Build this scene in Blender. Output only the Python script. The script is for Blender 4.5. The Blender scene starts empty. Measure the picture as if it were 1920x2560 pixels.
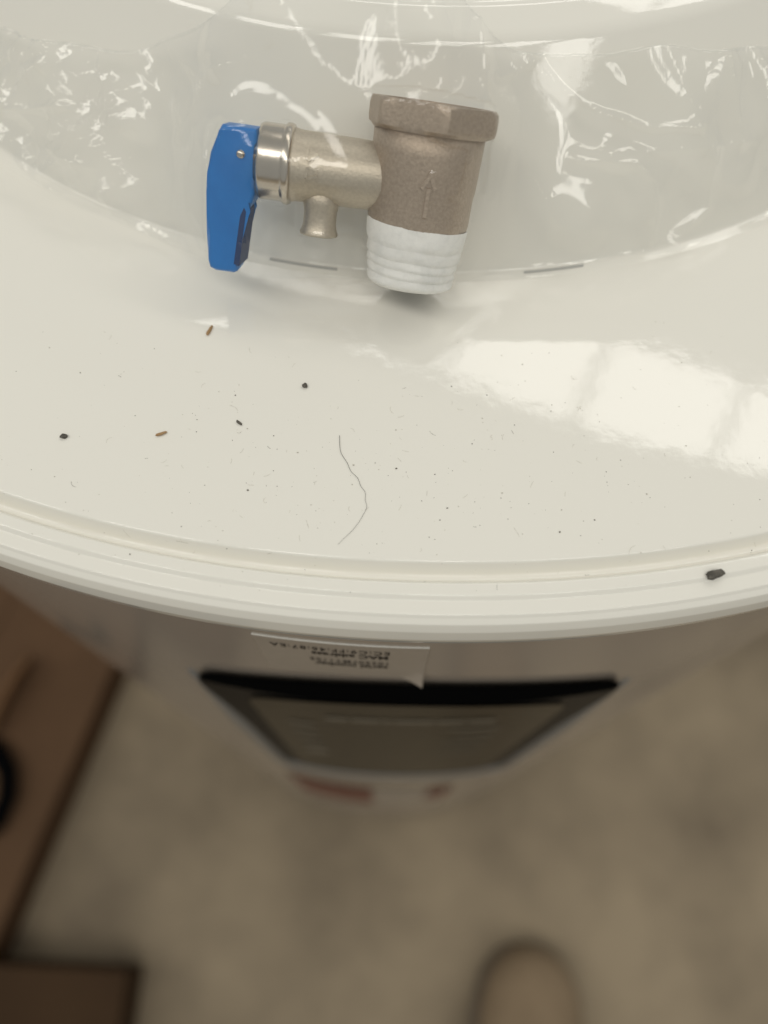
import bpy, bmesh, math, random
import numpy as np
from mathutils import Vector, Matrix
from mathutils.bvhtree import BVHTree

random.seed(7); rng = np.random.default_rng(11)
SC = bpy.context.scene
COL = SC.collection
PI = math.pi

# ---------------------------------------------------------------- camera, world, light
H = 0.132                                   # camera height above the cap
PITCH = math.radians(23.7); ROLL = math.radians(1.0); FPX = 1934.0
cam_d = bpy.data.cameras.new('camera'); cam = bpy.data.objects.new('camera', cam_d); COL.objects.link(cam)
SC.camera = cam
cam_d.sensor_fit = 'VERTICAL'; cam_d.sensor_height = 36.0; cam_d.sensor_width = 27.0
cam_d.lens = FPX/2560*36.0
cam_d.clip_start = 0.005; cam_d.clip_end = 100
cam.matrix_world = Matrix.Translation((0, 0, H)) @ Matrix.Rotation(PITCH, 4, 'X') @ Matrix.Rotation(ROLL, 4, 'Z')
cam_d.dof.use_dof = True; cam_d.dof.focus_distance = 0.149
cam_d.dof.aperture_fstop = cam_d.lens/4.2

world = bpy.data.worlds.new('World'); SC.world = world; world.use_nodes = True
bg = world.node_tree.nodes['Background']
bg.inputs[0].default_value = (0.97, 1.0, 0.985, 1); bg.inputs[1].default_value = 0.37

def skylight(name, cx, cy, cz, sx, sy, ang, radiance, color):
    d = bpy.data.lights.new(name, 'AREA'); d.shape = 'RECTANGLE'; d.size = sx; d.size_y = sy
    d.energy = radiance*PI*sx*sy; d.color = color
    o = bpy.data.objects.new(name, d); COL.objects.link(o)
    o.location = (cx, cy, cz); o.rotation_euler = (0, 0, ang)      # faces straight down
    return o
ROOF = 6.0
DAY = (1.0, 0.968, 0.90)
T_ = (0.9155, -0.4023); N_ = (0.4023, 0.9155)
def strip(off, u0, u1, width, length, gap, radiance, color=DAY):
    """a row of roof-light panes; plan coordinates are in units of the roof height"""
    k = 0; u = u0
    while u < u1:
        c = u+length/2
        x = 0.327+T_[0]*c+N_[0]*off; y = 0.673+T_[1]*c+N_[1]*off
        skylight('roof_light', x*ROOF, y*ROOF, ROOF, (length-gap)*ROOF, width*ROOF, math.atan2(T_[1], T_[0]), radiance, color)
        u += length
strip(-0.015, -0.666, 1.1, 0.185, 0.222, 0.016, 4.7)
strip(-1.16, -1.4, 1.0, 0.26, 0.30, 0.09, 6.4)  # unseen row added overhead for film highlights and a brighter dome wall
strip(1.6, -1.4, 1.2, 0.22, 1.30, 0.03, 2.6)  # unseen far row, added for extra light and rim highlights

SC.view_settings.view_transform = 'Standard'; SC.view_settings.look = 'None'
SC.view_settings.exposure = -0.03; SC.view_settings.gamma = 1.0
SC.cycles.max_bounces = 8; SC.cycles.transparent_max_bounces = 12
SC.cycles.use_denoising = True

# ---------------------------------------------------------------- measuring helpers
def ray(x, y):
    p0, p1 = x-960, y-1280; c, s = math.cos(ROLL), math.sin(ROLL)
    u = p0*c+p1*s; v = -p0*s+p1*c
    return np.array([u, FPX*math.sin(PITCH)-v*math.cos(PITCH), -(FPX*math.cos(PITCH)+v*math.sin(PITCH))])/FPX
def at(x, y, z):
    d = ray(x, y); t = (z-H)/d[2]
    return np.array([0, 0, H])+t*d

# ---------------------------------------------------------------- materials
def mat(name, base, rough=0.5, metal=0.0, spec=0.5, noise=None, bump=None, coat=0.0, ior=1.5):
    """noise=(scale, detail, colour2, lo, hi)  bump=(scale, distance, strength)"""
    m = bpy.data.materials.new(name); m.use_nodes = True
    nt = m.node_tree; b = nt.nodes['Principled BSDF']
    b.inputs['Base Color'].default_value = (*base, 1); b.inputs['Roughness'].default_value = rough
    b.inputs['Metallic'].default_value = metal; b.inputs['Specular IOR Level'].default_value = spec
    b.inputs['IOR'].default_value = ior; b.inputs['Coat Weight'].default_value = coat
    tc = nt.nodes.new('ShaderNodeTexCoord')
    if noise:
        n = nt.nodes.new('ShaderNodeTexNoise'); n.inputs['Scale'].default_value = noise[0]; n.inputs['Detail'].default_value = noise[1]
        n.inputs['Roughness'].default_value = 0.62
        nt.links.new(tc.outputs['Object'], n.inputs['Vector'])
        r = nt.nodes.new('ShaderNodeMapRange'); r.inputs['From Min'].default_value = noise[3]; r.inputs['From Max'].default_value = noise[4]
        nt.links.new(n.outputs['Fac'], r.inputs['Value'])
        mx = nt.nodes.new('ShaderNodeMix'); mx.data_type = 'RGBA'
        mx.inputs[6].default_value = (*base, 1); mx.inputs[7].default_value = (*noise[2], 1)
        nt.links.new(r.outputs['Result'], mx.inputs[0]); nt.links.new(mx.outputs[2], b.inputs['Base Color'])
    if bump:
        n = nt.nodes.new('ShaderNodeTexNoise'); n.inputs['Scale'].default_value = bump[0]; n.inputs['Detail'].default_value = 3
        nt.links.new(tc.outputs['Object'], n.inputs['Vector'])
        bp = nt.nodes.new('ShaderNodeBump'); bp.inputs['Distance'].default_value = bump[1]; bp.inputs['Strength'].default_value = bump[2]
        nt.links.new(n.outputs['Fac'], bp.inputs['Height']); nt.links.new(bp.outputs['Normal'], b.inputs['Normal'])
    return m

M = {}
M['plastic'] = mat('cap_plastic', (0.815, 0.787, 0.708), 0.05, bump=(230, 0.0004, 0.075))
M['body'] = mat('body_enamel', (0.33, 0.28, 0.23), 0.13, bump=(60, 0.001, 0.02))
M['slot'] = mat('slot_shade', (0.44, 0.43, 0.40), 0.7)
M['nickel_cast'] = mat('cast_nickel', (0.60, 0.53, 0.425), 0.46, metal=0.75, noise=(1700, 5, (0.53, 0.465, 0.37), 0.38, 0.68), bump=(2600, 0.0002, 0.40))
M['nickel_body'] = mat('cast_bronze', (0.50, 0.405, 0.315), 0.46, metal=0.62, noise=(1700, 5, (0.40, 0.32, 0.245), 0.36, 0.68), bump=(2400, 0.0002, 0.45))
M['nickel'] = mat('turned_nickel', (0.62, 0.56, 0.48), 0.24, metal=1.0, bump=(500, 0.0001, 0.15))
M['tape'] = mat('thread_tape', (0.90, 0.885, 0.84), 0.6, spec=0.2, noise=(260, 6, (0.74, 0.735, 0.70), 0.45, 0.8), bump=(520, 0.0006, 0.5))
M['blue'] = mat('blue_plastic', (0.001, 0.165, 0.51), 0.42, noise=(160, 4, (0.003, 0.19, 0.56), 0.4, 0.7), bump=(700, 0.0002, 0.2))
M['dark'] = mat('bore_shade', (0.03, 0.028, 0.025), 0.6)
M['black'] = mat('matte_black', (0.004, 0.004, 0.004), 0.95, spec=0.0)
M['bezel'] = mat('bezel_black', (0.012, 0.011, 0.010), 0.45, spec=0.10)
M['screen'] = mat('screen_glass', (0.020, 0.016, 0.009), 0.30, spec=0.16)
M['print'] = mat('screen_print', (0.17, 0.15, 0.115), 0.5)
M['frame'] = mat('frame_grey', (0.19, 0.19, 0.185), 0.4)
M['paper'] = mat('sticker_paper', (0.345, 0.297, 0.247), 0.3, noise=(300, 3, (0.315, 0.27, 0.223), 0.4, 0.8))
M['paper_edge'] = mat('sticker_edge', (0.55, 0.53, 0.48), 0.6)
M['ink'] = mat('black_ink', (0.012, 0.011, 0.010), 0.5, spec=0.2)
M['red'] = mat('red_ink', (0.14, 0.032, 0.020), 0.45)
M['floor'] = mat('concrete', (0.295, 0.235, 0.158), 0.75, spec=0.2, noise=(4.2, 8, (0.145, 0.114, 0.078), 0.36, 0.74), bump=(40, 0.01, 0.2))
M['card'] = mat('cardboard', (0.105, 0.060, 0.033), 0.85, spec=0.1, noise=(7, 5, (0.085, 0.049, 0.027), 0.35, 0.7))
M['card_in'] = mat('cardboard_inside', (0.20, 0.11, 0.055), 0.85, spec=0.15)
M['card_dark'] = mat('dark_cardboard', (0.052, 0.029, 0.014), 0.85, spec=0.15, noise=(9, 4, (0.042, 0.023, 0.011), 0.35, 0.7))
M['rubber'] = mat('black_rubber', (0.003, 0.003, 0.0032), 0.9, spec=0.0)
M['shoe'] = mat('shoe_suede', (0.235, 0.172, 0.108), 0.8, spec=0.2, noise=(25, 4, (0.20, 0.145, 0.09), 0.35, 0.7))
M['sole'] = mat('shoe_sole', (0.13, 0.10, 0.07), 0.8)
M['grit'] = mat('dark_grit', (0.075, 0.068, 0.055), 0.8, noise=(900, 3, (0.15, 0.135, 0.11), 0.4, 0.7))
M['straw'] = mat('straw', (0.36, 0.22, 0.10), 0.7)
M['dust'] = mat('dust', (0.16, 0.145, 0.115), 0.9)
M['dust_pale'] = mat('dust_pale', (0.56, 0.53, 0.45), 0.9)
M['hair'] = mat('hair', (0.05, 0.04, 0.03), 0.5)

def film_material():
    m = bpy.data.materials.new('clear_film'); m.use_nodes = True
    nt = m.node_tree; nt.nodes.clear()
    out = nt.nodes.new('ShaderNodeOutputMaterial')
    tr = nt.nodes.new('ShaderNodeBsdfTransparent'); tr.inputs[0].default_value = (0.99, 0.99, 0.985, 1)
    gl = nt.nodes.new('ShaderNodeBsdfGlossy'); gl.inputs['Roughness'].default_value = 0.06; gl.inputs[0].default_value = (1, 1, 1, 1)
    df = nt.nodes.new('ShaderNodeBsdfDiffuse'); df.inputs[0].default_value = (0.75, 0.75, 0.72, 1)
    tc = nt.nodes.new('ShaderNodeTexCoord')
    n = nt.nodes.new('ShaderNodeTexNoise'); n.inputs['Scale'].default_value = 420; n.inputs['Detail'].default_value = 3
    nt.links.new(tc.outputs['Object'], n.inputs['Vector'])
    bp = nt.nodes.new('ShaderNodeBump'); bp.inputs['Distance'].default_value = 0.0004; bp.inputs['Strength'].default_value = 0.03
    nt.links.new(n.outputs['Fac'], bp.inputs['Height'])
    fr = nt.nodes.new('ShaderNodeFresnel'); fr.inputs['IOR'].default_value = 1.5
    for nd in (gl, fr, df): nt.links.new(bp.outputs['Normal'], nd.inputs['Normal'])
    mu = nt.nodes.new('ShaderNodeMath'); mu.operation = 'MULTIPLY'; mu.inputs[1].default_value = 1.0; mu.use_clamp = True
    nt.links.new(fr.outputs[0], mu.inputs[0])
    mn = nt.nodes.new('ShaderNodeMath'); mn.operation = 'MINIMUM'; mn.inputs[1].default_value = 0.24
    nt.links.new(mu.outputs[0], mn.inputs[0])
    m1 = nt.nodes.new('ShaderNodeMixShader'); m1.inputs[0].default_value = 0.02
    nt.links.new(tr.outputs[0], m1.inputs[1]); nt.links.new(df.outputs[0], m1.inputs[2])
    m2 = nt.nodes.new('ShaderNodeMixShader')
    nt.links.new(mn.outputs[0], m2.inputs[0]); nt.links.new(m1.outputs[0], m2.inputs[1]); nt.links.new(gl.outputs[0], m2.inputs[2])
    nt.links.new(m2.outputs[0], out.inputs[0])
    return m
M['film'] = film_material()

# ---------------------------------------------------------------- object helpers
def tag(o, label=None, cat=None, group=None, kind=None):
    if label: o['label'] = label
    if cat: o['category'] = cat
    if group: o['group'] = group
    if kind: o['kind'] = kind
    return o
def empty(name, loc=(0, 0, 0)):
    o = bpy.data.objects.new(name, None); o.empty_display_size = 0.02; COL.objects.link(o); o.location = loc; return o
def mesh(name, verts, faces, material, parent=None, smooth=True):
    me = bpy.data.meshes.new(name); me.from_pydata([tuple(map(float, v)) for v in verts], [], faces); me.update()
    if smooth: me.shade_smooth()
    me.materials.append(material)
    o = bpy.data.objects.new(name, me); COL.objects.link(o)
    if parent is not None:
        o.parent = parent; o.matrix_parent_inverse = parent_world(parent).inverted()
    return o
def parent_world(p):
    if p.parent is None: return p.matrix_basis.copy()
    return parent_world(p.parent) @ p.matrix_parent_inverse @ p.matrix_basis
def from_bm(name, bm, material, parent=None, smooth=True):
    bmesh.ops.recalc_face_normals(bm, faces=bm.faces)
    me = bpy.data.meshes.new(name); bm.to_mesh(me); bm.free()
    if smooth: me.shade_smooth()
    me.materials.append(material)
    o = bpy.data.objects.new(name, me); COL.objects.link(o)
    if parent is not None:
        o.parent = parent; o.matrix_parent_inverse = parent_world(parent).inverted()
    return o
def fillet(pts, n=6):
    """pts: (a, z, radius) polyline -> polyline with rounded corners"""
    out = [pts[0][:2]]
    for i in range(1, len(pts)-1):
        p = np.array(pts[i][:2]); r = pts[i][2]
        if r <= 0: out.append(tuple(p)); continue
        a = np.array(pts[i-1][:2])-p; b = np.array(pts[i+1][:2])-p
        la, lb = np.linalg.norm(a), np.linalg.norm(b); a /= la; b /= lb
        ang = math.acos(max(-1, min(1, a@b)))
        d = min(r/math.tan(ang/2), 0.48*la, 0.48*lb); 
        p0, p1 = p+a*d, p+b*d
        for k in range(n+1):
            t = k/n; out.append(tuple((1-t)**2*p0+2*t*(1-t)*p+t*t*p1))
    out.append(pts[-1][:2]); return out
XC, YC = 0.009, 0.28
def ring_r(a, p, th):
    return a/(abs(math.cos(th))**p+abs(math.sin(th))**p)**(1/p)
def pexp(a):                                  # how square a ring of half-width a is
    return float(np.interp(a, [0.10, 0.160, 0.1655, 0.182, 0.232, 0.244], [2.0, 2.0, 1.97, 2.30, 2.10, 2.06]))
NS = 512
def ring_pt(a, z, th, p=None):
    r = ring_r(a, pexp(a) if p is None else p, th)
    return (XC+r*math.sin(th), YC-r*math.cos(th), z)
def loft(name, prof, material, parent, p=None, close_in=False):
    verts = []; faces = []
    ths = [2*PI*k/NS for k in range(NS)]
    for a, z in prof:
        for th in ths: verts.append(ring_pt(a, z, th, p))
    for i in range(len(prof)-1):
        for k in range(NS):
            k2 = (k+1) % NS
            faces.append((i*NS+k, i*NS+k2, (i+1)*NS+k2, (i+1)*NS+k))
    if close_in:
        verts.append((XC, YC, prof[-1][1])); c = len(verts)-1; b = (len(prof)-1)*NS
        for k in range(NS): faces.append((b+k, b+(k+1) % NS, c))
    return mesh(name, verts, faces, material, parent)

# ---------------------------------------------------------------- the floor
FLOOR = -0.95
def floor_sheet():
    n = 40; s = 6.0; v = []; f = []
    for j in range(n+1):
        for i in range(n+1):
            v.append((-s+2*s*i/n, -s+2*s*j/n, FLOOR))
    for j in range(n):
        for i in range(n):
            a = j*(n+1)+i; f.append((a, a+1, a+n+2, a+n+1))
    return tag(mesh('floor', v, f, M['floor']), kind='structure')
floor_sheet()

# ---------------------------------------------------------------- the water heater
heater = tag(empty('water_heater', (XC, YC, FLOOR)), 'large white round water heater standing upside down on the floor', 'water heater')
A_CAP = 0.244; A_BODY = 0.2405
cap_prof_raw = [
    (0.2395, -0.0135, 0), (0.2436, -0.0128, 0.0008), (0.2441, -0.0085, 0.004), (0.2437, -0.0046, 0.0016), (0.2428, -0.0026, 0.0008),
    (0.2418, -0.0019, 0.0004), (0.2413, -0.00135, 0.0005), (0.2387, -0.0011, 0.0005), (0.2379, -0.0004, 0.0007), (0.2356, -0.0004, 0.0005),
    (0.2346, -0.0026, 0.0014), (0.2334, -0.0026, 0.0014), (0.2318, 0.0002, 0.0009),
    (0.2080, 0.0005, 0), (0.1822, 0.0008, 0.055), (0.1662, -0.0010, 0.0011), (0.1655, -0.0010, 0)]
cap_prof = fillet(cap_prof_raw)
cap = loft('end_cap', cap_prof, M['plastic'], heater)
WALL = math.radians(47)
TOPZ = 0.0320; TOPA = 0.1357
dome_prof = fillet([(0.1690, -0.0012, 0), (0.1652, -0.0005, 0.0022), (TOPA, TOPZ, 0.0065), (0.1290, 0.0340, 0.004),
                    (0.1270, 0.0338, 0.0006), (0.1262, 0.0346, 0.0006), (0.118, 0.0352, 0.003), (0.080, 0.0356, 0), (0.04, 0.0357, 0)], 8)
dome = loft('dome_cover', dome_prof, M['plastic'], heater, p=None, close_in=True)
body_prof = fillet([(0.232, -0.0128, 0), (A_BODY, -0.0150, 0.002), (A_BODY, -0.30, 0), (A_BODY, -0.60, 0), (A_BODY, -0.905, 0.03), (0.19, -0.949, 0.02), (0.10, -0.9495, 0)])
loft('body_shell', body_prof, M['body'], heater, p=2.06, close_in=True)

def foot_slot(t0, t1):  # thin grey strip: the slot's shade is painted, nothing is cut
    v = []; f = []; n = 14
    for k in range(n+1):
        th = t0+(t1-t0)*k/n
        e = math.sin(PI*k/n)**0.35
        for (a, z) in ((0.1661, -0.0006), (0.1660, -0.00050+0.0001*e), (0.16575, 0.00010*e-0.0003), (0.1656, 0.0000*e-0.0004)):
            v.append(ring_pt(a, z, th))
    for k in range(n):
        for j in range(3): f.append((4*k+j, 4*k+j+1, 4*k+j+5, 4*k+j+4))
    return mesh('slot', v, f, M['slot'], heater)
def theta_of(p): return math.atan2(p[0]-XC, YC-p[1])
foot_slot(theta_of(at(668, 660, 0)), theta_of(at(842, 674, 0)))
foot_slot(theta_of(at(1312, 682, 0)), theta_of(at(1462, 666, 0)))

def body_pt(s, z, off=0.0):
    """point on the front of the shell, s = metres round the shell to the right of its middle"""
    th = s/(A_BODY*1.0)
    r = ring_r(A_BODY+off, 2.06, th)
    return (XC+r*math.sin(th), YC-r*math.cos(th), z)
def patch(name, s0, s1, z0, z1, off, material, parent, ns=24, nz=10, thick=0.0, sag=0.0, taper=0.0, rc=0.0, rb=0.0):
    """curved sheet on the shell; sag lowers the corners"""
    v = []; f = []; mid = (s0+s1)/2; hw = (s1-s0)/2
    for j in range(nz+1):
        for i in range(ns+1):
            q = -1+2*i/ns; t = j/nz
            d0 = abs(z1-z0)*t; d1 = abs(z1-z0)*(1-t); ins = 0.0
            if d0 < rc: ins = 0.4*rc*(1-math.sqrt(max(0, 1-(1-d0/rc)**2)))
            if d1 < rb: ins = max(ins, 0.4*rb*(1-math.sqrt(max(0, 1-(1-d1/rb)**2))))
            v.append(body_pt(mid+q*(hw-ins)*(1-taper*t), z0+(z1-z0)*t-sag*q*q*(1-0.6*t), off))
    for j in range(nz):
        for i in range(ns):
            a = j*(ns+1)+i; f.append((a, a+1, a+ns+2, a+ns+1))
    if thick:
        rim = [i for i in range(ns+1)]+[j*(ns+1)+ns for j in range(1, nz+1)]+[nz*(ns+1)+i for i in range(ns-1, -1, -1)]+[j*(ns+1) for j in range(nz-1, 0, -1)]
        b = len(v)
        for i in rim:
            p = np.array(v[i]); d = np.array([XC, YC, p[2]])-p; d /= np.linalg.norm(d); v.append(tuple(p+d*thick))
        L = len(rim)
        for k in range(L): f.append((rim[k], rim[(k+1) % L], b+(k+1) % L, b+k))
    return mesh(name, v, f, material, parent, smooth=True)

# display on the front
disp = empty('display_panel'); disp.parent = heater; disp.matrix_parent_inverse = parent_world(heater).inverted(); 
def tube_path(name, pts, rad, material, parent, n=10, closed=False, squash=None):
    v = []; f = []; P_ = [np.array(p) for p in pts]; m = len(P_)
    for i, p in enumerate(P_):
        t = P_[(i+1) % m]-P_[i-1] if closed else P_[min(i+1, m-1)]-P_[max(i-1, 0)]
        t = t/np.linalg.norm(t); rdir = np.array([p[0]-XC, p[1]-YC, 0]); rdir /= np.linalg.norm(rdir)
        b = np.cross(t, rdir); b /= np.linalg.norm(b); nn = np.cross(b, t)
        tp = 1.0 if closed else min(1.0, 0.25+0.12*min(i, m-1-i))
        for k in range(n):
            a = 2*PI*k/n; v.append(tuple(p+tp*rad[0]*math.cos(a)*b+tp*rad[1]*math.sin(a)*nn))
    for i in range(m if closed else m-1):
        for k in range(n):
            a, b2 = i*n+k, i*n+(k+1) % n; i2 = (i+1) % m
            f.append((a, b2, i2*n+(k+1) % n, i2*n+k))
    return mesh(name, v, f, material, parent)
S0, S1 = -0.0640, 0.0620
def zt(q): return -0.0645-0.014*q*q
def rounded(s0, s1, ztop, zbot, r, off, n=8):
    pts = []; mid = (s0+s1)/2; hw = (s1-s0)/2
    def P_(s, z):
        q = (s-mid)/hw; return body_pt(s, z-0.014*q*q, off)
    for k in range(17): s = s0+r+(s1-s0-2*r)*k/16; pts.append(P_(s, ztop))
    for k in range(1, n): a = PI/2*k/n; pts.append(P_(s1-r+r*math.sin(a), ztop-r+r*math.cos(a)))
    for k in range(13): pts.append(P_(s1, ztop-r+(zbot+r-ztop+r)*k/12))
    for k in range(1, n): a = PI/2*k/n; pts.append(P_(s1-r+r*math.cos(a), zbot+r-r*math.sin(a)))
    for k in range(17): s = s1-r-(s1-s0-2*r)*k/16; pts.append(P_(s, zbot))
    for k in range(1, n): a = PI/2*k/n; pts.append(P_(s0+r-r*math.sin(a), zbot+r-r*math.cos(a)))
    for k in range(13): pts.append(P_(s0, zbot+r-(zbot+r-ztop+r)*k/12))
    for k in range(1, n): a = PI/2*k/n; pts.append(P_(s0+r-r*math.cos(a), ztop-r+r*math.sin(a)))
    return pts
tube_path('surround', rounded(S0-0.0005, S1+0.0005, -0.067, -0.318, 0.012, -0.001)[22:-5], (0.0046, 0.0036), M['frame'], disp)
patch('bezel', S0, S1, -0.0625, -0.316, 0.0012, M['bezel'], disp, sag=0.014, nz=80, rc=0.034, rb=0.034)
patch('top_band', S0+0.003, S1-0.003, -0.0635, -0.0885, 0.0017, M['black'], disp, sag=0.014, nz=24, rc=0.024)
patch('screen', S0+0.0145, S1-0.0145, -0.0885, -0.300, 0.0021, M['screen'], disp, sag=0.011, nz=60, rc=0.016, rb=0.016)

_blk = {}
def text_on(body, size, s_right, z_base, mapper, name, material, parent, width=None, bold=0.0, mono=False):
    """upside-down lettering laid on a curved sheet: reads right to left"""
    c = bpy.data.curves.new('t', 'FONT'); c.body = body; c.size = size; c.offset = bold; c.resolution_u = 3
    if mono: c.space_character = 1.18
    t = bpy.data.objects.new('t', c); COL.objects.link(t)
    me = bpy.data.meshes.new_from_object(t.evaluated_get(bpy.context.evaluated_depsgraph_get()))
    bpy.data.objects.remove(t); bpy.data.curves.remove(c)
    xs = [v.co.x for v in me.vertices]; w = max(xs)-min(xs); k = (width/w) if width else 1.0; x0 = min(xs)
    for v in me.vertices:
        v.co = mapper(s_right-(v.co.x-x0)*k, z_base-v.co.y)
    me.name = name; me.materials.clear(); me.materials.append(material)
    o = bpy.data.objects.new(name, me); COL.objects.link(o); o.parent = parent; o.matrix_parent_inverse = parent_world(parent).inverted()
    return o
def mscreen(s, z): return body_pt(s, z-0.011*((s-0.002)/0.054)**2, 0.0024)
def dash(s0, s1, z0, z1):
    v = [mscreen(s0, z0), mscreen(s1, z0), mscreen(s1, z1), mscreen(s0, z1)]
    return v
def print_marks():
    v = []; f = []
    def add(s0, s1, z0, z1):
        n = 4
        for k in range(n):
            a = s0+(s1-s0)*k/n; b = s0+(s1-s0)*(k+1)/n; i = len(v)
            v.extend(dash(a, b, z0, z1)); f.append((i, i+1, i+2, i+3))
    # faint blurred lines of print: a title row and two columns
    x = -0.026
    for w in (0.007, 0.0085, 0.0025, 0.012, 0.0085, 0.0085):
        add(x, x+w, -0.112, -0.118); x += w+0.0012
    for k in range(4): add(-0.040, -0.031, -0.128-0.018*k, -0.133-0.018*k)
    add(-0.040, -0.031, -0.200, -0.214)
    for k in range(5): add(0.014+0.004*(k % 2), 0.031, -0.130-0.016*k, -0.134-0.016*k)
    return mesh('printed_marks', v, f, M['print'], disp, smooth=False)
print_marks()

# sticker with serial number
stk = empty('serial_sticker'); stk.parent = heater; stk.matrix_parent_inverse = parent_world(heater).inverted()
ST0, ST1, SZ0, SZ1 = -0.0367, 0.0011, -0.0283, -0.0590
def lift(s, z):
    """the lower right corner peels off the shell"""
    d = (s-(ST1-0.0055))/0.0055+((SZ1+0.0085)-z)/0.0085-1.0
    return 0.0024*max(0, d)**1.5
def sticker_sheet():
    ns, nz = 60, 44; v = []; f = []
    for j in range(nz+1):
        for i in range(ns+1):
            s = ST0+(ST1-ST0)*i/ns; z = SZ0+(SZ1-SZ0)*j/nz
            v.append(body_pt(s, z, 0.00030+lift(s, z)))
    for j in range(nz):
        for i in range(ns):
            a = j*(ns+1)+i; f.append((a, a+1, a+ns+2, a+ns+1))
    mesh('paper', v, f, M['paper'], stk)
    v = []; f = []
    for i in range(ns+1):
        s = ST0+(ST1-ST0)*i/ns; j = 0.00006*math.sin(i*1.7)
        v += [body_pt(s, SZ0+0.00004+j, 0.0), body_pt(s, SZ0+0.00006+j, 0.00036), body_pt(s, SZ0-0.00004, 0.00036)]
    for i in range(ns):
        for j in range(2): f.append((3*i+j, 3*i+j+3, 3*i+j+4, 3*i+j+1))
    mesh('cut_edge', v, f, M['paper_edge'], stk)
sticker_sheet()
def mstick(s, z): return body_pt(s, z, 0.00042)
text_on('serial number', 0.0043, -0.0075, -0.0462, mstick, 'lettering', M['ink'], stk, width=0.0170, bold=0.00010)
text_on('102507MY1105', 0.0040, -0.0075, -0.0424, mstick, 'lettering', M['ink'], stk, width=0.0178, bold=0.00002, mono=True)
text_on('MAC address', 0.0043, -0.0075, -0.0366, mstick, 'lettering', M['ink'], stk, width=0.0170, bold=0.00010)
text_on('EC:C9:FF:46:87:EA', 0.0040, -0.0072, -0.0325, mstick, 'lettering', M['ink'], stk, width=0.0262, bold=0.00002, mono=True)

# red and white label low on the shell
lab = empty('warning_label'); lab.parent = heater; lab.matrix_parent_inverse = parent_world(heater).inverted()
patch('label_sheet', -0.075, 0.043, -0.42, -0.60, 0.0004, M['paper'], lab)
patch('red_block', -0.074, -0.014, -0.425, -0.595, 0.0009, M['red'], lab)
patch('red_block', 0.026, 0.042, -0.425, -0.53, 0.0009, M['red'], lab)

# ---------------------------------------------------------------- surface height of the cap and dome
_cp = np.array(cap_prof[::-1]); _keep = _cp[:, 0] < 0.2430
def cap_z(a):
    if a < 0.1655:
        return float(np.interp(a, [TOPA-0.003, TOPA, 0.1652], [TOPZ+0.0005, TOPZ, -0.0004]))
    return float(np.interp(a, _cp[_keep, 0], _cp[_keep, 1]))
def a_of(x, y):
    th = math.atan2(x-XC, YC-y); r = math.hypot(x-XC, YC-y); a = r
    for _ in range(6):
        p = pexp(a); a = r*(abs(math.cos(th))**p+abs(math.sin(th))**p)**(1/p)
    return a
def on_cap(px, py):
    """point of the cap seen at a pixel of the photograph"""
    z = 0.0
    for _ in range(4):
        q = at(px, py, z); z = cap_z(a_of(q[0], q[1]))
    return np.array([q[0], q[1], z])

# ---------------------------------------------------------------- the safety valve
EL = math.radians(53); LEAN = math.radians(6.5)
w_ = Vector((0, math.cos(EL), math.sin(EL))); fr_ = Vector((0, -math.sin(EL), math.cos(EL))); e_ = Vector((1, 0, 0))
rot = Matrix.Rotation(LEAN, 3, fr_*-1)           # tip a little to the right
w_ = -(rot @ -w_) if (rot @ w_).x > 0 else Matrix.Rotation(LEAN, 3, fr_) @ w_
e_ = fr_.cross(w_)*-1.0
e_ = w_.cross(fr_)*1.0
if e_.x < 0: e_ = -e_
VB = Vector((0.0042, 0.1131, 0.0008))-fr_*-0.0085  # centre of the thread's end
def V(x, s, d):
    """valve coordinates in millimetres: x to the right, s along the axis, d towards the viewer"""
    return VB+e_*(x*0.001)+w_*(s*0.94*0.001)+fr_*(d*0.001)
valve = tag(empty('safety_valve', tuple(VB)), 'small metal safety valve with blue lever leaning in its clear bag', 'valve')
VOBJ = []
def vmesh(name, vs, f, m, parent=None, smooth=True):
    o = mesh(name, [V(*q) for q in vs], f, m, parent or valve, smooth); VOBJ.append(o); return o
def lathe_pts(prof, axis_fn, n=56, cap0=True, cap1=True):
    v = []; f = []
    for (r, t) in prof:
        for k in range(n):
            a = 2*PI*k/n; v.append(axis_fn(r*math.cos(a), r*math.sin(a), t))
    for i in range(len(prof)-1):
        for k in range(n): f.append((i*n+k, i*n+(k+1) % n, (i+1)*n+(k+1) % n, (i+1)*n+k))
    if cap0: f.append(tuple(range(n-1, -1, -1)))
    if cap1: b = (len(prof)-1)*n; f.append(tuple(b+k for k in range(n)))
    return v, f
ax_main = lambda a, b, t: (a, t, b)
BS = 20.5                                        # where the side branch leaves the body
ax_branch = lambda a, b, t: (-t, BS+a, b)
# threaded end wound with white tape
prof = [(6.2, 1.2), (6.2, 0.0), (7.6, 0.05), (8.35, 0.6)]
t = 0.9
for k in range(3):
    r0 = 8.62+0.20*k
    prof += [(r0, t), (r0+0.09, t+0.4), (r0+0.10, t+0.95), (r0-0.04, t+1.3), (r0-0.05, t+1.6)]; t += 1.78
prof += [(9.18, t), (9.36, t+0.25), (9.46, t+2.1), (9.42, t+2.3), (9.62, t+2.5), (9.78, t+3.6), (9.95, t+6.2), (9.8, t+6.6)]
TT = t+6.6
def tape_fn(a, b, t_):
    ang = math.atan2(b, a); k = 1+0.008*math.sin(3*ang+t_)+0.006*math.sin(7*ang-2*t_)+0.005*math.sin(13*ang+4*t_)
    return (a*k, t_+0.35*math.cos(ang)*min(1, t_/4)*-1+0.10*math.sin(5*ang)*min(1, t_/6), b*k)
v, f = lathe_pts(prof, tape_fn, cap0=False, cap1=False); vmesh('threaded_end', v, f, M['tape'])
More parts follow.
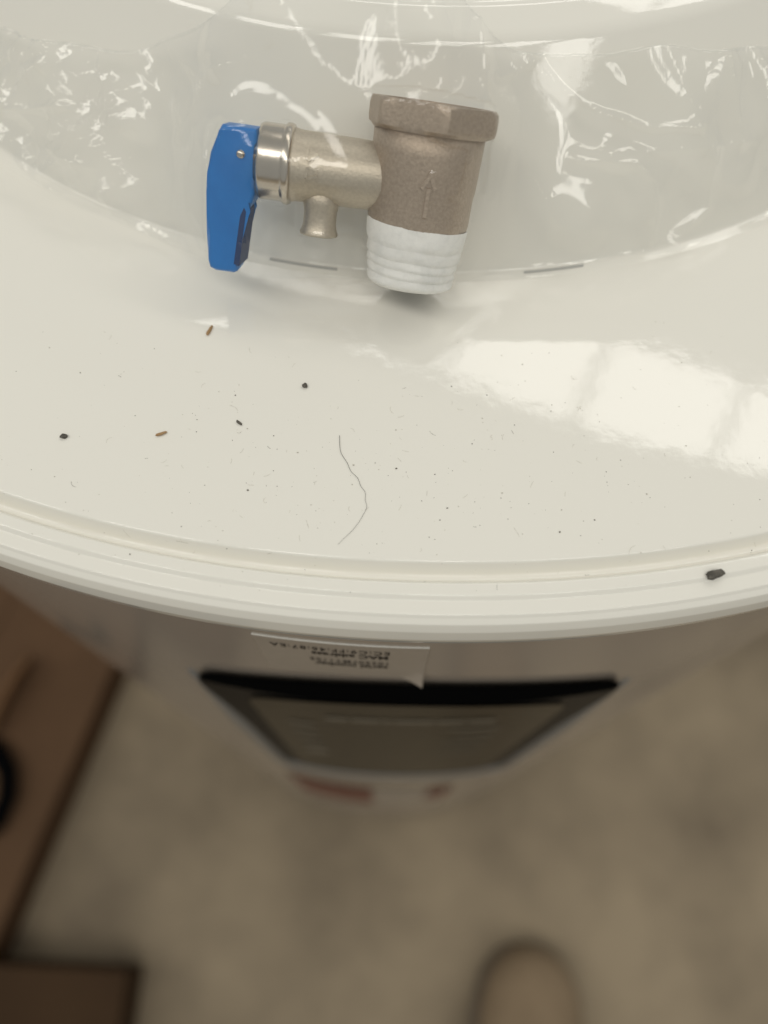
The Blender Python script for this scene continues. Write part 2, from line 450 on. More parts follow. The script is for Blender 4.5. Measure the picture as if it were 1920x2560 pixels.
v, f = lathe_pts([(6.3, 1.0), (6.3, 9)], ax_main); vmesh('inlet_bore', v, f, M['dark'])  # closed plug, near-black colour stands for the shade inside the bore
# body
HB, HT = 30.2, 35.2
prof = [(9.5, TT-1.0), (9.75, TT-0.3), (9.95, TT+0.8), (10.0, TT+6), (10.2, 20), (10.4, 26), (10.5, HB+0.6)]
v, f = lathe_pts(prof, ax_main, 64); vmesh('valve_body', v, f, M['nickel_body'])
# hexagonal top with chamfered corners
def hexa():
    n = 96; R_in = 10.95; rot0 = math.radians(-70)
    v = []; f = []
    lv = [(HB-0.3, -2.2), (HB+0.4, -0.55), (HB+1.3, -0.08), (HT-1.4, -0.08), (HT-0.5, -0.5), (HT, -1.2)]
    for (s, cut) in lv:
        for k in range(n):
            a = 2*PI*k/n; q = ((a-rot0+PI/6) % (PI/3))-PI/6
            hexr = R_in/math.cos(q); lim = 12.75+cut*0.9
            r = min(hexr, lim) if cut < -0.3 else min(hexr, 12.62)
            v.append((r*math.cos(a), s, r*math.sin(a)))
    m = len(lv)
    for i in range(m-1):
        for k in range(n): f.append((i*n+k, i*n+(k+1) % n, (i+1)*n+(k+1) % n, (i+1)*n+k))
    # female opening
    for (r, s) in ((8.8, HT+0.02), (8.6, HT-4)):
        for k in range(n): a = 2*PI*k/n; v.append((r*math.cos(a), s, r*math.sin(a)))
    for i in (m-1, m):
        for k in range(n): f.append((i*n+k, i*n+(k+1) % n, (i+1)*n+(k+1) % n, (i+1)*n+k))
    f.append(tuple((m+1)*n+k for k in range(n))); f.append(tuple(range(n-1, -1, -1)))
    o = vmesh('hexagon_end', v, f, M['nickel_body'])
    o.data.set_sharp_from_angle(angle=math.radians(28)); return o
hexa()
# side branch
prof = [(6.3, 3.0), (6.45, 9), (6.6, 14), (6.65, 22.5), (6.75, 24.0), (6.9, 24.6), (6.9, 25.1), (6.5, 25.3)]
v, f = lathe_pts(prof, ax_branch, 56); vmesh('side_branch', v, f, M['nickel_cast'])
prof = [(6.4, 24.9), (7.45, 25.1), (7.62, 25.5), (7.62, 26.3), (7.3, 26.6), (7.2, 26.9), (7.2, 30.6), (6.9, 31.2), (5.4, 31.35), (5.2, 31.9), (3.2, 32)]
v, f = lathe_pts(prof, ax_branch, 56); vmesh('bonnet_nut', v, f, M['nickel'])
# discharge spout under the branch
SPX = -13.4-5.6
ax_sp = lambda a, b, t: (SPX+a, BS-t, 1.2+b)
prof = [(3.9, 3.5), (3.45, 6.6), (3.2, 8.0), (3.2, 10.2), (3.45, 11.4), (3.75, 12.1), (3.7, 12.5), (2.3, 12.55), (2.2, 9.5)]
v, f = lathe_pts(prof, ax_sp, 40); vmesh('spout', v, f, M['nickel_cast'])
# relief marks: flow arrow on the body and two letters on the branch
def relief(polys, surf, name):
    v = []; f = []
    for pl in polys:
        n = len(pl); b = len(v)
        for (x, s) in pl: v.append(surf(x, s, -0.35))
        cx = sum(q[0] for q in pl)/n; cs = sum(q[1] for q in pl)/n
        for (x, s) in pl: v.append(surf(cx+(x-cx)*0.86, cs+(s-cs)*0.86, 0.32))
        f.append(tuple(range(b+n, b+2*n)))
        for k in range(n): f.append((b+k, b+(k+1) % n, b+n+(k+1) % n, b+n+k))
    o = vmesh(name, v, f, M['nickel_body'] if 'arrow' in name else M['nickel_cast']); o.data.set_sharp_from_angle(angle=math.radians(50)); return o
def surf_body(x, s, d):
    r = np.interp(s, [TT, 20, 26], [10.0, 10.2, 10.5])+d; a = x/10.0
    return (r*math.sin(a), s, r*math.cos(a))
def surf_branch(x, s, d):
    r = 6.6+d; a = s/6.6; return (x, BS+r*math.sin(a), r*math.cos(a))
ox = 0.6
relief([[(ox-0.4, 15.0), (ox+0.4, 15.0), (ox+0.4, 21.2), (ox-0.4, 21.2)],
        [(ox-1.7, 20.6), (ox-1.0, 20.1), (ox+0.3, 22.9), (ox, 24.2)],
        [(ox+1.7, 20.6), (ox, 24.2), (ox-0.3, 22.9), (ox+1.0, 20.1)]], surf_body, 'flow_arrow')
lx = -20.9
relief([[(lx-1.3, 2.0), (lx-0.8, 1.5), (lx+1.2, 3.0), (lx+0.8, 3.5)], [(lx-1.4, 2.1), (lx-0.9, 1.6), (lx-0.7, 4.2), (lx-1.2, 4.3)],
        [(lx-0.2, 2.2), (lx+0.2, 1.8), (lx+0.6, 3.2), (lx+0.2, 3.4)]], surf_branch, 'raised_letter')
relief([[(lx-1.3, -1.4), (lx-0.7, -1.7), (lx+1.3, -0.9), (lx+1.2, -0.3)], [(lx-1.3, -1.3), (lx-0.8, -1.4), (lx-0.5, 0.8), (lx-1.1, 0.8)],
        [(lx-0.9, 0.9), (lx-0.7, 0.4), (lx+1.3, 0.0), (lx+1.1, 0.5)]], surf_branch, 'raised_letter')
# blue lever: hollow underside, slanted top corner
def lever():
    root = empty('lever'); root.parent = valve; root.matrix_parent_inverse = parent_world(valve).inverted()
    x1 = -31.6; x0 = -40.6
    D = 4.3; BS = globals()['BS']-1.5
    outline = [(-37.9, BS+7.4), (-38.4, BS+6.3), (-39.9, BS+2.2), (-40.4, BS-1.5), (-40.5, BS-5), (-40.3, BS-12), (-40.0, BS-18.6), (-39.6, BS-20.0), (-38.4, BS-20.5),
               (-34.9, BS-20.5), (-34.2, BS-20.1), (-33.9, BS-19.2), (-33.0, BS-8.4), (-32.7, BS-7.6), (-31.9, BS-6.4), (-31.5, BS-4.5), (-31.4, BS+6.4), (-31.7, BS+7.4)]
    bm = bmesh.new()
    fr = [bm.verts.new(V(x, s, D)) for x, s in outline]; bk = [bm.verts.new(V(x, s, -D)) for x, s in outline]
    bm.faces.new(fr); bm.faces.new(bk[::-1]); n = len(outline)
    for k in range(n): bm.faces.new((fr[k], fr[k-1], bk[k-1], bk[k]))
    eds = [e for e in bm.edges if (e.verts[0] in fr) == (e.verts[1] in fr)]
    bmesh.ops.bevel(bm, geom=eds, offset=0.0007, segments=3, affect='EDGES', profile=0.5)
    o = from_bm('lever_shell', bm, M['blue'], root); VOBJ.append(o); o.data.set_sharp_from_angle(angle=math.radians(40))
    # slot along the inner edge of the shell, its shade painted as darker blue
    sl = [(-34.9, BS-18.6), (-33.85, BS-18.9), (-32.9, BS-8.0), (-33.3, BS-7.2), (-34.0, BS-9.0)]
    bm = bmesh.new(); a = [bm.verts.new(V(x, s, D+0.04)) for x, s in sl]; b = [bm.verts.new(V(x+0.5, s, -D+1)) for x, s in sl]
    bm.faces.new(a); bm.faces.new(b[::-1])
    for k in range(len(sl)): bm.faces.new((a[k], a[k-1], b[k-1], b[k]))
    from_bm('lever_slot', bm, M['slot_blue_shade'], root, smooth=False)
    v, f = lathe_pts([(0.0, 0.0), (0.75, 0.0), (0.8, -0.3), (0.8, -2)], lambda a, b, t_: (-34.3+a, BS+2.6+b, D+0.25+t_), 20, False, False)
    vmesh('pivot_pin', v, f, M['nickel'], root)
M['slot_blue_shade'] = mat('blue_plastic_shade', (0.002, 0.03, 0.12), 0.6)
lever()

# ---------------------------------------------------------------- the clear bag
def build_bag():
    prof = fillet([(0.1960, 0.0008, 0), (0.1652, 0.0000, 0.006), (TOPA, TOPZ+0.0005, 0.012), (0.100, 0.0375, 0)], 14)
    P_ = np.array(prof); seg = np.r_[0, np.cumsum(np.hypot(*np.diff(P_, axis=0).T))]
    NT, NU = 300, 250
    L = seg[-1]; uu = np.linspace(0, L, NU)
    A = np.interp(uu, seg, P_[:, 0]); Z = np.interp(uu, seg, P_[:, 1])
    dA = np.gradient(A, uu); dZ = np.gradient(Z, uu)
    k = np.ones(31)/31
    dA = np.convolve(np.pad(dA, 15, mode='edge'), k, 'valid'); dZ = np.convolve(np.pad(dZ, 15, mode='edge'), k, 'valid')
    j0 = int(np.argmin(np.abs(A-0.152))); nm = np.arange(NU) < j0
    dA[nm] = dA[j0]; dZ[nm] = dZ[j0]                # below the wall the film is measured square to the wall
    nl = np.hypot(dA, dZ); nA, nZ = dZ/nl, -dA/nl          # outward normal in the (a, z) plane
    th = np.linspace(math.radians(-47), math.radians(50), NT)
    base = np.zeros((NT, NU, 3)); nor = np.zeros((NT, NU, 3))
    for i, t_ in enumerate(th):
        for j in range(NU):
            r = ring_r(A[j], 2.0, t_)
            base[i, j] = (XC+r*math.sin(t_), YC-r*math.cos(t_), Z[j])
            nor[i, j] = (nA[j]*math.sin(t_), -nA[j]*math.cos(t_), nZ[j])
    # what the film has to clear
    ob = np.zeros((NT, NU))
    trees = []
    for o in VOBJ:
        m = o.data; trees.append(BVHTree.FromPolygons([v.co.copy() for v in m.vertices], [tuple(p.vertices) for p in m.polygons]))
    for i in range(NT):
        for j in range(NU):
            if abs(base[i, j, 0]+0.006) > 0.055: continue
            o_ = Vector(base[i, j]+nor[i, j]*0.09); d_ = Vector(-nor[i, j])
            for tr in trees:
                hit = tr.ray_cast(o_, d_, 0.0895)
                if hit[0] is not None: ob[i, j] = max(ob[i, j], 0.09-hit[3])
    ob = np.where(ob > 0, ob+0.0006, 0)
    X = (th[:, None]*0.15)*np.ones((1, NU)); U = uu[None, :]*np.ones((NT, 1))
    def loc(px, py, guess=None):
        """bag coordinates of the dome point seen at a pixel"""
        d = ray(px, py); best = None
        v = base-np.array([0, 0, H]); tt = (v@d)/(d@d); e2 = ((v-tt[..., None]*d)**2).sum(-1)
        i, j = np.unravel_index(np.argmin(e2), e2.shape); return X[i, 0], uu[j]
    # trapped air: a puff above and behind the valve
    def puff(px, py, rx, ru, hgt, pw=1.35):
        cx, cu = loc(px, py); q = ((X-cx)/rx)**2+((U-cu)/ru)**2+0.35*np.sin(X*260+U*90)*np.sin(U*210+cx*900)
        return hgt*np.clip(1-q, 0, None)**(1/pw)
    air = np.maximum.reduce([puff(830, 150, 0.030, 0.019, 0.017), puff(1075, 120, 0.0125, 0.017, 0.019), puff(640, 230, 0.018, 0.016, 0.011),
                             puff(1420, 430, 0.030, 0.016, 0.004), puff(1700, 300, 0.030, 0.018, 0.005), puff(200, 350, 0.030, 0.020, 0.006)])
    floor_ = np.maximum(ob, air)
    n = floor_.copy()
    hx = X[1, 0]-X[0, 0]; hu = uu[1]-uu[0]; wx, wu = 1/hx**2, 1/hu**2
    for it in range(900):
        av = n.copy()
        av[1:-1, 1:-1] = (wx*(n[2:, 1:-1]+n[:-2, 1:-1])+wu*(n[1:-1, 2:]+n[1:-1, :-2]))/(2*(wx+wu))
        av[1:-1, 1:-1] -= 70.0/(2*(wx+wu))*1.0
        n = np.maximum(np.maximum(av, floor_), 0.0004)
    # the same film on a grid twice as fine, so that creases stay continuous
    def up2(a):
        a = np.stack([np.interp(np.linspace(0, a.shape[0]-1, 2*a.shape[0]-1), np.arange(a.shape[0]), a[:, j]) for j in range(a.shape[1])], 1)
        a = np.stack([np.interp(np.linspace(0, a.shape[1]-1, 2*a.shape[1]-1), np.arange(a.shape[1]), a[i]) for i in range(a.shape[0])], 0)
        for _ in range(3):
            p = np.pad(a, 1, mode='edge'); a = (p[:-2, 1:-1]+p[2:, 1:-1]+p[1:-1, :-2]+p[1:-1, 2:]+2*a)/6
        return a
    def lin2(a): return np.stack([up_lin(a[..., k]) for k in range(3)], -1)
    def up_lin(a):
        a = np.stack([np.interp(np.linspace(0, a.shape[0]-1, 2*a.shape[0]-1), np.arange(a.shape[0]), a[:, j]) for j in range(a.shape[1])], 1)
        return np.stack([np.interp(np.linspace(0, a.shape[1]-1, 2*a.shape[1]-1), np.arange(a.shape[1]), a[i]) for i in range(a.shape[0])], 0)
    n = up2(n); ob = up_lin(ob); floor_ = up2(floor_); base = lin2(base); nor = lin2(nor)
    X = up_lin(X); U = up_lin(U); uu = U[0]; NT, NU = n.shape
    # creases
    def vnoise(x, y, seed):
        r_ = np.random.default_rng(seed); g = r_.random((256, 256))
        xi = np.floor(x).astype(int); yi = np.floor(y).astype(int); fx = x-xi; fy = y-yi
        fx = fx*fx*(3-2*fx); fy = fy*fy*(3-2*fy)
        G = lambda a, b: g[a % 256, b % 256]
        return (G(xi, yi)*(1-fx)+G(xi+1, yi)*fx)*(1-fy)+(G(xi, yi+1)*(1-fx)+G(xi+1, yi+1)*fx)*fy
    def ridged(x, y, seed): return 1-np.abs(2*vnoise(x, y, seed)-1)
    wr = np.zeros_like(n)
    def facet(x, y, seed):
        r_ = np.random.default_rng(seed); g = r_.random((256, 256)); xi = np.floor(x).astype(int); yi = np.floor(y).astype(int); fx = x-xi; fy = y-yi
        G = lambda a, b: g[a % 256, b % 256]
        lo_ = G(xi, yi)+(G(xi+1, yi)-G(xi, yi))*fx+(G(xi+1, yi+1)-G(xi+1, yi))*fy
        up_ = G(xi, yi)+(G(xi+1, yi+1)-G(xi, yi+1))*fx+(G(xi, yi+1)-G(xi, yi))*fy
        return np.where(fx > fy, lo_, up_)
    wxx = X+0.0025*vnoise(X*80, U*80, 21); wuu = U+0.0025*vnoise(X*80, U*80, 22)
    wr += 0.0010*facet(X*62+U*25, U*55-X*20, 31)
    wr += 0.0004*ridged(X*60+0.4*np.sin(U*90), U*26+X*20, 1)**2
    wr += 0.0008*(vnoise(X*30, U*24, 3)-0.5)
    lx, lu = loc(150, 330)
    lw = np.exp(-(((X-lx)/0.026)**2+((U-lu)/0.030)**2)**2)
    wr += lw*(0.0030*facet(X*190+U*80, U*150-X*90, 4)+0.0021*facet(X*430, U*330+X*120, 5))
    for (cx_, cy_, rx_, hh_) in ((1090, 190, 0.009, 0.0022), (820, 120, 0.010, 0.0010), (1800, 250, 0.014, 0.0016)):
        sx_, su_ = loc(cx_, cy_); wr += np.exp(-(((X-sx_)/rx_)**2+((U-su_)/rx_)**2)**2)*hh_*facet(X*240+U*60, U*210-X*110, 41)
    def ridge(pts, hgt, wid):
        q = [loc(*p) for p in pts]; out = np.zeros_like(n)
        for k in range(len(q)-1):
            a = np.array(q[k]); b = np.array(q[k+1]); ab = b-a; L2 = ab@ab
            t_ = np.clip(((X-a[0])*ab[0]+(U-a[1])*ab[1])/L2, 0, 1)
            d = np.hypot(X-a[0]-t_*ab[0], U-a[1]-t_*ab[1]); out = np.maximum(out, 0.55*hgt*np.exp(-(d/wid)**1.2))
        return out
    folds = [([(1225, 212), (1320, 165)], .0022, .0011), ([(1320, 165), (1400, 235), (1480, 290), (1580, 322), (1700, 325)], .0030, .0016),
             ([(930, 0), (975, 90), (1000, 200)], .0024, .0010), ([(1420, 400), (1560, 410), (1600, 450), (1615, 600)], .0030, .0014),
             ([(1180, 120), (1200, 330), (1190, 480)], .0022, .0011), ([(1290, 380), (1380, 560)], .0016, .0020),
             ([(1640, 120), (1700, 330)], .0016, .0040), ([(1770, 150), (1800, 300)], .0026, .0016), ([(1850, 100), (1890, 230)], .0024, .0014),
             ([(1500, 380), (1850, 355)], .0015, .0016), ([(560, 330), (640, 480), (700, 600)], .0014, .0010), ([(500, 360), (600, 200), (760, 150)], .0018, .0016),
             ([(270, 110), (330, 300)], .0016, .0018), ([(430, 110), (560, 210)], .0020, .0020), ([(180, 180), (230, 250), (225, 320)], .0028, .0012),
             ([(100, 290), (240, 280)], .0030, .0012), ([(200, 380), (310, 430), (330, 560)], .0030, .0013), ([(1450, 520), (1450, 610)], .0016, .003),
             ([(1560, 480), (1570, 600)], .0016, .003), ([(1740, 400), (1750, 520), (1690, 590)], .0026, .0022)]
    for p_, h_, w2 in folds: wr += ridge(p_, h_, w2)
    clear = np.where(ob > 0, 0.35, 1.0)
    n = np.maximum(n+wr*clear, floor_)
    n = np.maximum(n, 0.0004)
    def sheet(name, off, lo, hi, parent):
        v = base+nor*off[..., None]
        jj = np.arange(NU)[None, :]; ok = (jj >= lo[:, None]) & (jj <= hi[:, None])
        ids = np.where(ok, np.cumsum(ok.ravel()).reshape(ok.shape)-1, -1); vs = v[ok]
        q = np.stack([ids[:-1, :-1], ids[1:, :-1], ids[1:, 1:], ids[:-1, 1:]], -1).reshape(-1, 4)
        f = q[(q >= 0).all(1)].tolist()
        return mesh(name, vs, f, M['film'], parent, smooth=False)
    bag = tag(empty('plastic_bag', (XC, 0.13, 0.01)), 'crinkled clear plastic bag draped over the dome around the valve', 'bag')
    ii = np.arange(NT)
    lo = (2*np.interp(X[:, 0], [-0.13, -0.06, -0.045, 0.02, 0.035, 0.13], [76, 70, 65, 63, 68, 76])+6*np.sin(ii*0.025)+4*np.sin(ii*0.105)).astype(int)
    ju = np.array([np.searchsorted(uu, loc(px, py)[1]) for px, py in ((20, 110), (430, 110), (960, 15), (1400, 140), (1900, 95))])
    jx = np.array([loc(px, py)[0] for px, py in ((20, 110), (430, 110), (960, 15), (1400, 140), (1900, 95))])
    hi = np.minimum(NU-1, np.interp(X[:, 0], jx, ju)+7.0*np.sin(ii*0.037)+5.0*np.sin(ii*0.011+1)+2.0*np.sin(ii*0.13)).astype(int)
    sheet('front_film', n, lo, hi, bag)
    vv = base+nor*n[..., None]; vs = []; f = []
    for i in range(NT):
        p = vv[i, hi[i]]; q = vv[i, hi[i]-1]; e = (p-q)/np.linalg.norm(p-q); nn = nor[i, hi[i]]
        for (a, b) in ((-0.0006, 0.00003), (-0.0005, 0.00010), (0.0, 0.00012), (0.0002, 0.0)): vs.append(p+e*a+nn*b)
    for i in range(NT-1):
        for j in range(3): f.append((4*i+j, 4*i+4+j, 4*i+5+j, 4*i+1+j))
    mesh('edge_seam', vs, f, M['film'], bag)
    return bag
build_bag()

# ---------------------------------------------------------------- things on the floor
def box_mesh(name, x0, x1, y0, y1, z0, z1, material, parent, bev=0.002):
    bm = bmesh.new(); bmesh.ops.create_cube(bm, size=1)
    for v in bm.verts: v.co = Vector((x0+(v.co.x+.5)*(x1-x0), y0+(v.co.y+.5)*(y1-y0), z0+(v.co.z+.5)*(z1-z0)))
    if bev: bmesh.ops.bevel(bm, geom=list(bm.edges), offset=bev, segments=2, affect='EDGES')
    return from_bm(name, bm, material, parent, smooth=False)

# ---------------------------------------------------------------- crumbs, hair and dust on the cap
def crumb(px, py, sx, sy, sz, material, label, cat, name, rotz=0.0, seed=0, sink=0.15):
    r = random.Random(seed); p = on_cap(px, py)
    bm = bmesh.new(); bmesh.ops.create_icosphere(bm, subdivisions=2, radius=1)
    for v in bm.verts:
        k = 0.72+0.55*r.random(); v.co = Vector((v.co.x*sx*k, v.co.y*sy*k, v.co.z*sz*k))
    R_ = Matrix.Rotation(rotz, 3, 'Z')
    for v in bm.verts: v.co = R_ @ v.co+Vector(p)+Vector((0, 0, sz*(1-sink)))
    o = from_bm(name, bm, material, None, smooth=False)
    return tag(o, label, cat)
crumb(1783, 1438, .0017, .00095, .0007, M['grit'], 'largest dark stone chip, lying on the rim at the right', 'chip', 'stone_chip', 0.25, 1)
crumb(762, 966, .00055, .00055, .0004, M['grit'], 'small grey crumb below the blue lever and metal valve', 'crumb', 'grit_crumb', 0.4, 2)
crumb(161, 1093, .0007, .0005, .0004, M['grit'], 'ragged dark crumb near the left edge of the white cap', 'crumb', 'dirt_crumb', 0.1, 3)
crumb(403, 1086, .0011, .00032, .0003, M['straw'], 'thin tan flake beside the ragged crumb at left', 'flake', 'straw_flake', 0.35, 4)
crumb(598, 1058, .00075, .00026, .00025, M['grit'], 'short dark sliver near the middle of the white ring', 'sliver', 'dark_sliver', -0.7, 5)
crumb(524, 828, .00035, .0014, .0003, M['straw'], 'upright brown straw flake just below the blue lever', 'flake', 'straw_flake', -0.35, 6)

def strand(name, pts, rad, material, lift=0.0002, taper=True):
    q = [on_cap(*p)+np.array([0, 0, lift]) for p in pts]
    Q = []
    for k in range(len(q)-1):
        p0, p1, p2, p3 = q[max(k-1, 0)], q[k], q[k+1], q[min(k+2, len(q)-1)]
        for t in np.linspace(0, 1, 6, endpoint=False):
            Q.append(0.5*((2*p1)+(-p0+p2)*t+(2*p0-5*p1+4*p2-p3)*t*t+(-p0+3*p1-3*p2+p3)*t**3))
    Q.append(q[-1]); v = []; f = []; n = 6; m = len(Q)
    for i, p in enumerate(Q):
        t = Q[min(i+1, m-1)]-Q[max(i-1, 0)]; t /= np.linalg.norm(t); b = np.cross(t, [0, 0, 1]); b /= np.linalg.norm(b); u = np.cross(b, t)
        r = rad*(1-0.55*i/m) if taper else rad
        for k in range(n): a = 2*PI*k/n; v.append(p+r*(math.cos(a)*b+math.sin(a)*u))
    for i in range(m-1):
        for k in range(n): f.append((i*n+k, i*n+(k+1) % n, (i+1)*n+(k+1) % n, (i+1)*n+k))
    return mesh(name, v, f, material)
hp = [(849, 1090), (850, 1120), (854, 1136), (868, 1158), (878, 1180), (894, 1196), (902, 1216), (913, 1232), (913, 1250), (917, 1268), (908, 1288), (896, 1308), (880, 1328), (862, 1345), (845, 1362)]
tag(strand('hair_strand', hp, 0.000042, M['hair']), 'long thin wavy dark hair lying on the white ring', 'hair')

def dust(name, material, count, fibres, seed, size):
    r = np.random.default_rng(seed); v = []; f = []
    def put(p, pts, z0):
        b = len(v)
        for x, y in pts: v.append((p[0]+x, p[1]+y, p[2]+z0))
        return b
    for _ in range(count):
        if r.random() < 0.75: px, py = r.normal(960, 520), r.normal(1180, 150)
        else: px, py = r.uniform(0, 1920), r.uniform(800, 1480)
        if not (0 < px < 1920 and 760 < py < 1500): continue
        p = on_cap(px, py); k = r.integers(4, 6); s = size*r.lognormal(0, 0.45); a0 = r.uniform(0, 6.3); e = r.uniform(0.5, 1)
        pts = [(s*math.cos(a0+2*PI*i/k)*r.uniform(.6, 1.2), s*e*math.sin(a0+2*PI*i/k)*r.uniform(.6, 1.2)) for i in range(k)]
        b = put(p, pts, 0.00002); b2 = put(p, [(x*.5, y*.5) for x, y in pts], 0.00002+s*0.8)
        f.append(tuple(range(b2, b2+k)))
        for i in range(k): f.append((b+i, b+(i+1) % k, b2+(i+1) % k, b2+i))
    for _ in range(fibres):
        px, py = r.normal(960, 520), r.normal(1180, 170)
        if not (0 < px < 1920 and 760 < py < 1500): continue
        p = on_cap(px, py); n = 7; ln = r.lognormal(-6.9, 0.5); ang = r.uniform(0, 2*PI); cur = r.normal(0, 1.4); wd = size*0.32
        x = y = 0; L_ = []; 
        for i in range(n):
            L_.append((x-wd*math.sin(ang), y+wd*math.cos(ang))); L_.append((x+wd*math.sin(ang), y-wd*math.cos(ang)))
            ang += cur/n; x += ln/n*math.cos(ang); y += ln/n*math.sin(ang)
        b = len(v)
        for i, (qx, qy) in enumerate(L_):
            z = cap_z(a_of(p[0]+qx, p[1]+qy)); v.append((p[0]+qx, p[1]+qy, z+0.00005+0.00006*math.sin(i)))
        for i in range(n-1): f.append((b+2*i, b+2*i+1, b+2*i+3, b+2*i+2))
    return tag(mesh(name, v, f, material, smooth=False), kind='stuff')
tag(dust('dust_specks', M['dust'], 230, 16, 5, 0.000076), 'fine dark dust specks and fibres scattered over the white ring', 'dust')
tag(dust('lint', M['dust_pale'], 200, 80, 6, 0.00008), 'pale lint fibres scattered over the white ring', 'lint')

# ---------------------------------------------------------------- boxes and shoe far below
def slab(name, corners, z0, z1, material, parent, bev=0.001):
    bm = bmesh.new(); lo = [bm.verts.new((x, y, z0)) for x, y in corners]; hi = [bm.verts.new((x, y, z1)) for x, y in corners]
    bm.faces.new(lo[::-1]); bm.faces.new(hi); n = len(corners)
    for k in range(n): bm.faces.new((lo[k], lo[(k+1) % n], hi[(k+1) % n], hi[k]))
    if bev: bmesh.ops.bevel(bm, geom=list(bm.edges), offset=bev, segments=2, affect='EDGES')
    return from_bm(name, bm, material, parent, smooth=False)
def quad_pts(cx, cy, lx, ly, ang):
    c, s_ = math.cos(ang), math.sin(ang)
    return [(cx+x*c-y*s_, cy+x*s_+y*c) for x, y in ((-lx/2, -ly/2), (lx/2, -ly/2), (lx/2, ly/2), (-lx/2, ly/2))]
def carton(name, cx, cy, lx, ly, ztop, ang, material, label):
    r = tag(empty(name, (cx, cy, FLOOR)), label, 'box')
    c, s_ = math.cos(ang), math.sin(ang)
    t = 0.005
    def side(px, py, l_, w_2, nm): 
        return slab(nm, quad_pts(cx+px*c-py*s_, cy+px*s_+py*c, l_, w_2, ang), FLOOR+0.001, ztop, material, r)
    side(0, -ly/2+t/2, lx, t, 'side_panel'); side(0, ly/2-t/2, lx, t, 'side_panel')
    side(-lx/2+t/2, 0, t, ly-2*t-0.001, 'end_panel'); side(lx/2-t/2, 0, t, ly-2*t-0.001, 'end_panel')
    for sg in (-1, 1):                                   # two top flaps meeting in a slit
        px = sg*lx/4
        slab('top_flap', quad_pts(cx+px*c, cy+px*s_, lx/2-0.001, ly+0.002, ang), ztop+0.001, ztop+0.006, material, r)
    return r
A1 = math.radians(-15.2)
bx = carton('cardboard_box', -0.546, 0.160, 0.34, 0.50, -0.895, A1, M['card'], 'tall brown cardboard box on the floor at the left edge')
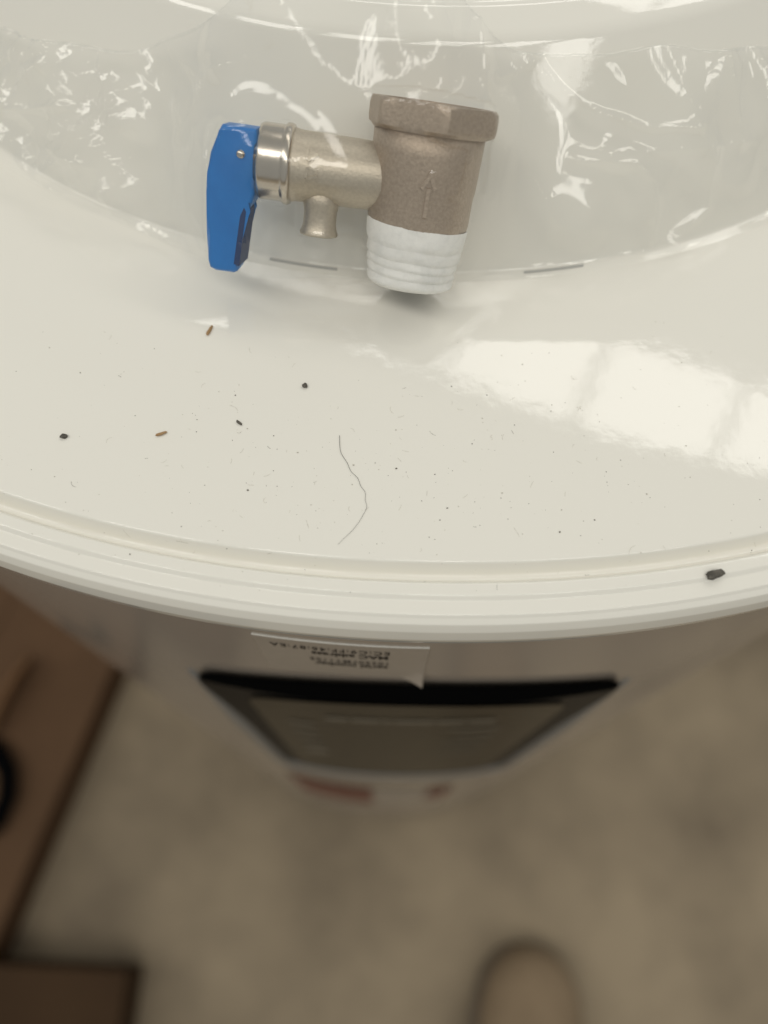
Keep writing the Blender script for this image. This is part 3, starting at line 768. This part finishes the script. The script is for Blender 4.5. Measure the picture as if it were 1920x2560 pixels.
# a bent pale flap standing up out of the box and a black strap hanging over it
def flap():
    v = []; f = []; n = 10
    for k in range(n+1):
        t = k/n; a = at(-40, 1830, -0.875); b = at(62, 1640, -0.875)
        p = a+(b-a)*t; hgt = 0.030+0.012*math.sin(t*3)
        v += [(p[0], p[1], -0.889), (p[0]+0.012, p[1]+0.006*math.sin(t*4), -0.889+hgt), (p[0]+0.0145, p[1]+0.006*math.sin(t*4), -0.889+hgt), (p[0]+0.006, p[1], -0.889)]
    for k in range(n):
        for j in range(4): f.append((4*k+j, 4*k+(j+1) % 4, 4*k+4+(j+1) % 4, 4*k+4+j))
    f += [(0, 1, 2, 3), (4*n+3, 4*n+2, 4*n+1, 4*n)]
    return mesh('torn_flap', v, f, M['card_in'], bx)
flap()
def strap():
    pts = [at(-60, 1850, -0.882), at(-5, 1880, -0.874), at(20, 1930, -0.872), at(18, 1990, -0.874), at(-10, 2060, -0.882), at(-60, 2090, -0.888)]
    v = []; f = []; n = 10; m = len(pts)
    Q = []
    for k in range(m-1):
        for t in np.linspace(0, 1, 5, endpoint=False): Q.append(pts[k]*(1-t)+pts[k+1]*t)
    Q.append(pts[-1])
    for i, p in enumerate(Q):
        t = Q[min(i+1, len(Q)-1)]-Q[max(i-1, 0)]; t /= np.linalg.norm(t); b = np.cross(t, [0, 0, 1]); b /= np.linalg.norm(b); u = np.cross(b, t)
        for k in range(n): a = 2*PI*k/n; v.append(p+0.012*math.cos(a)*b+0.006*math.sin(a)*u)
    for i in range(len(Q)-1):
        for k in range(n): f.append((i*n+k, i*n+(k+1) % n, (i+1)*n+(k+1) % n, (i+1)*n+k))
    f += [tuple(range(n)), tuple((len(Q)-1)*n+k for k in range(n-1, -1, -1))]
    return tag(mesh('black_strap', v, f, M['rubber']), 'curved black strap lying on the brown box at left', 'strap')
strap()
carton('cardboard_box', -0.455, -0.285, 0.34, 0.32, -0.885, math.radians(-1.5), M['card_dark'], 'low dark brown box in the lower left corner')

# the toe of a shoe
def shoe():
    r = tag(empty('shoe', (0.165, -0.23, FLOOR)), 'brown suede shoe on the floor, only its toe in view', 'shoe')
    L_ = 0.285; tip = np.array([0.186, -0.100]); heel = np.array([0.150, -0.100-L_]); d = (heel-tip)/np.linalg.norm(heel-tip); sd = np.array([-d[1], d[0]])
    def loft_shoe(name, prof_w, prof_h, z0, material, n=28, pw=2.3):
        v = []; f = []; N = len(prof_w)
        for (t, w2), (_, hh) in zip(prof_w, prof_h):
            c = tip+d*t*L_
            for k in range(n):
                a = 2*PI*k/n; cx = math.copysign(abs(math.cos(a))**(2/pw), math.cos(a)); sz = math.copysign(abs(math.sin(a))**(2/pw), math.sin(a))
                z = z0+(hh*(0.5+0.5*sz))
                q = c+sd*cx*w2*(1-0.16*max(0, sz)); v.append((q[0], q[1], z))
        for i in range(N-1):
            for k in range(n): f.append((i*n+k, i*n+(k+1) % n, (i+1)*n+(k+1) % n, (i+1)*n+k))
        f += [tuple(range(n)), tuple((N-1)*n+k for k in range(n-1, -1, -1))]
        return mesh(name, v, f, material, r)
    ts = [0.0, 0.01, 0.03, 0.07, 0.13, 0.22, 0.34, 0.5, 0.65, 0.8, 0.92, 0.98, 1.0]
    ws = [0.007, 0.020, 0.031, 0.042, 0.052, 0.058, 0.060, 0.047, 0.041, 0.039, 0.036, 0.026, 0.010]
    hs = [0.020, 0.034, 0.043, 0.052, 0.058, 0.065, 0.078, 0.092, 0.100, 0.098, 0.095, 0.085, 0.070]
    loft_shoe('upper', list(zip(ts, ws)), list(zip(ts, hs)), FLOOR+0.016, M['shoe'])
    loft_shoe('sole', list(zip(ts, [w2+0.004 for w2 in ws])), list(zip(ts, [0.022]*len(ts))), FLOOR+0.0005, M['sole'], pw=6)
shoe()
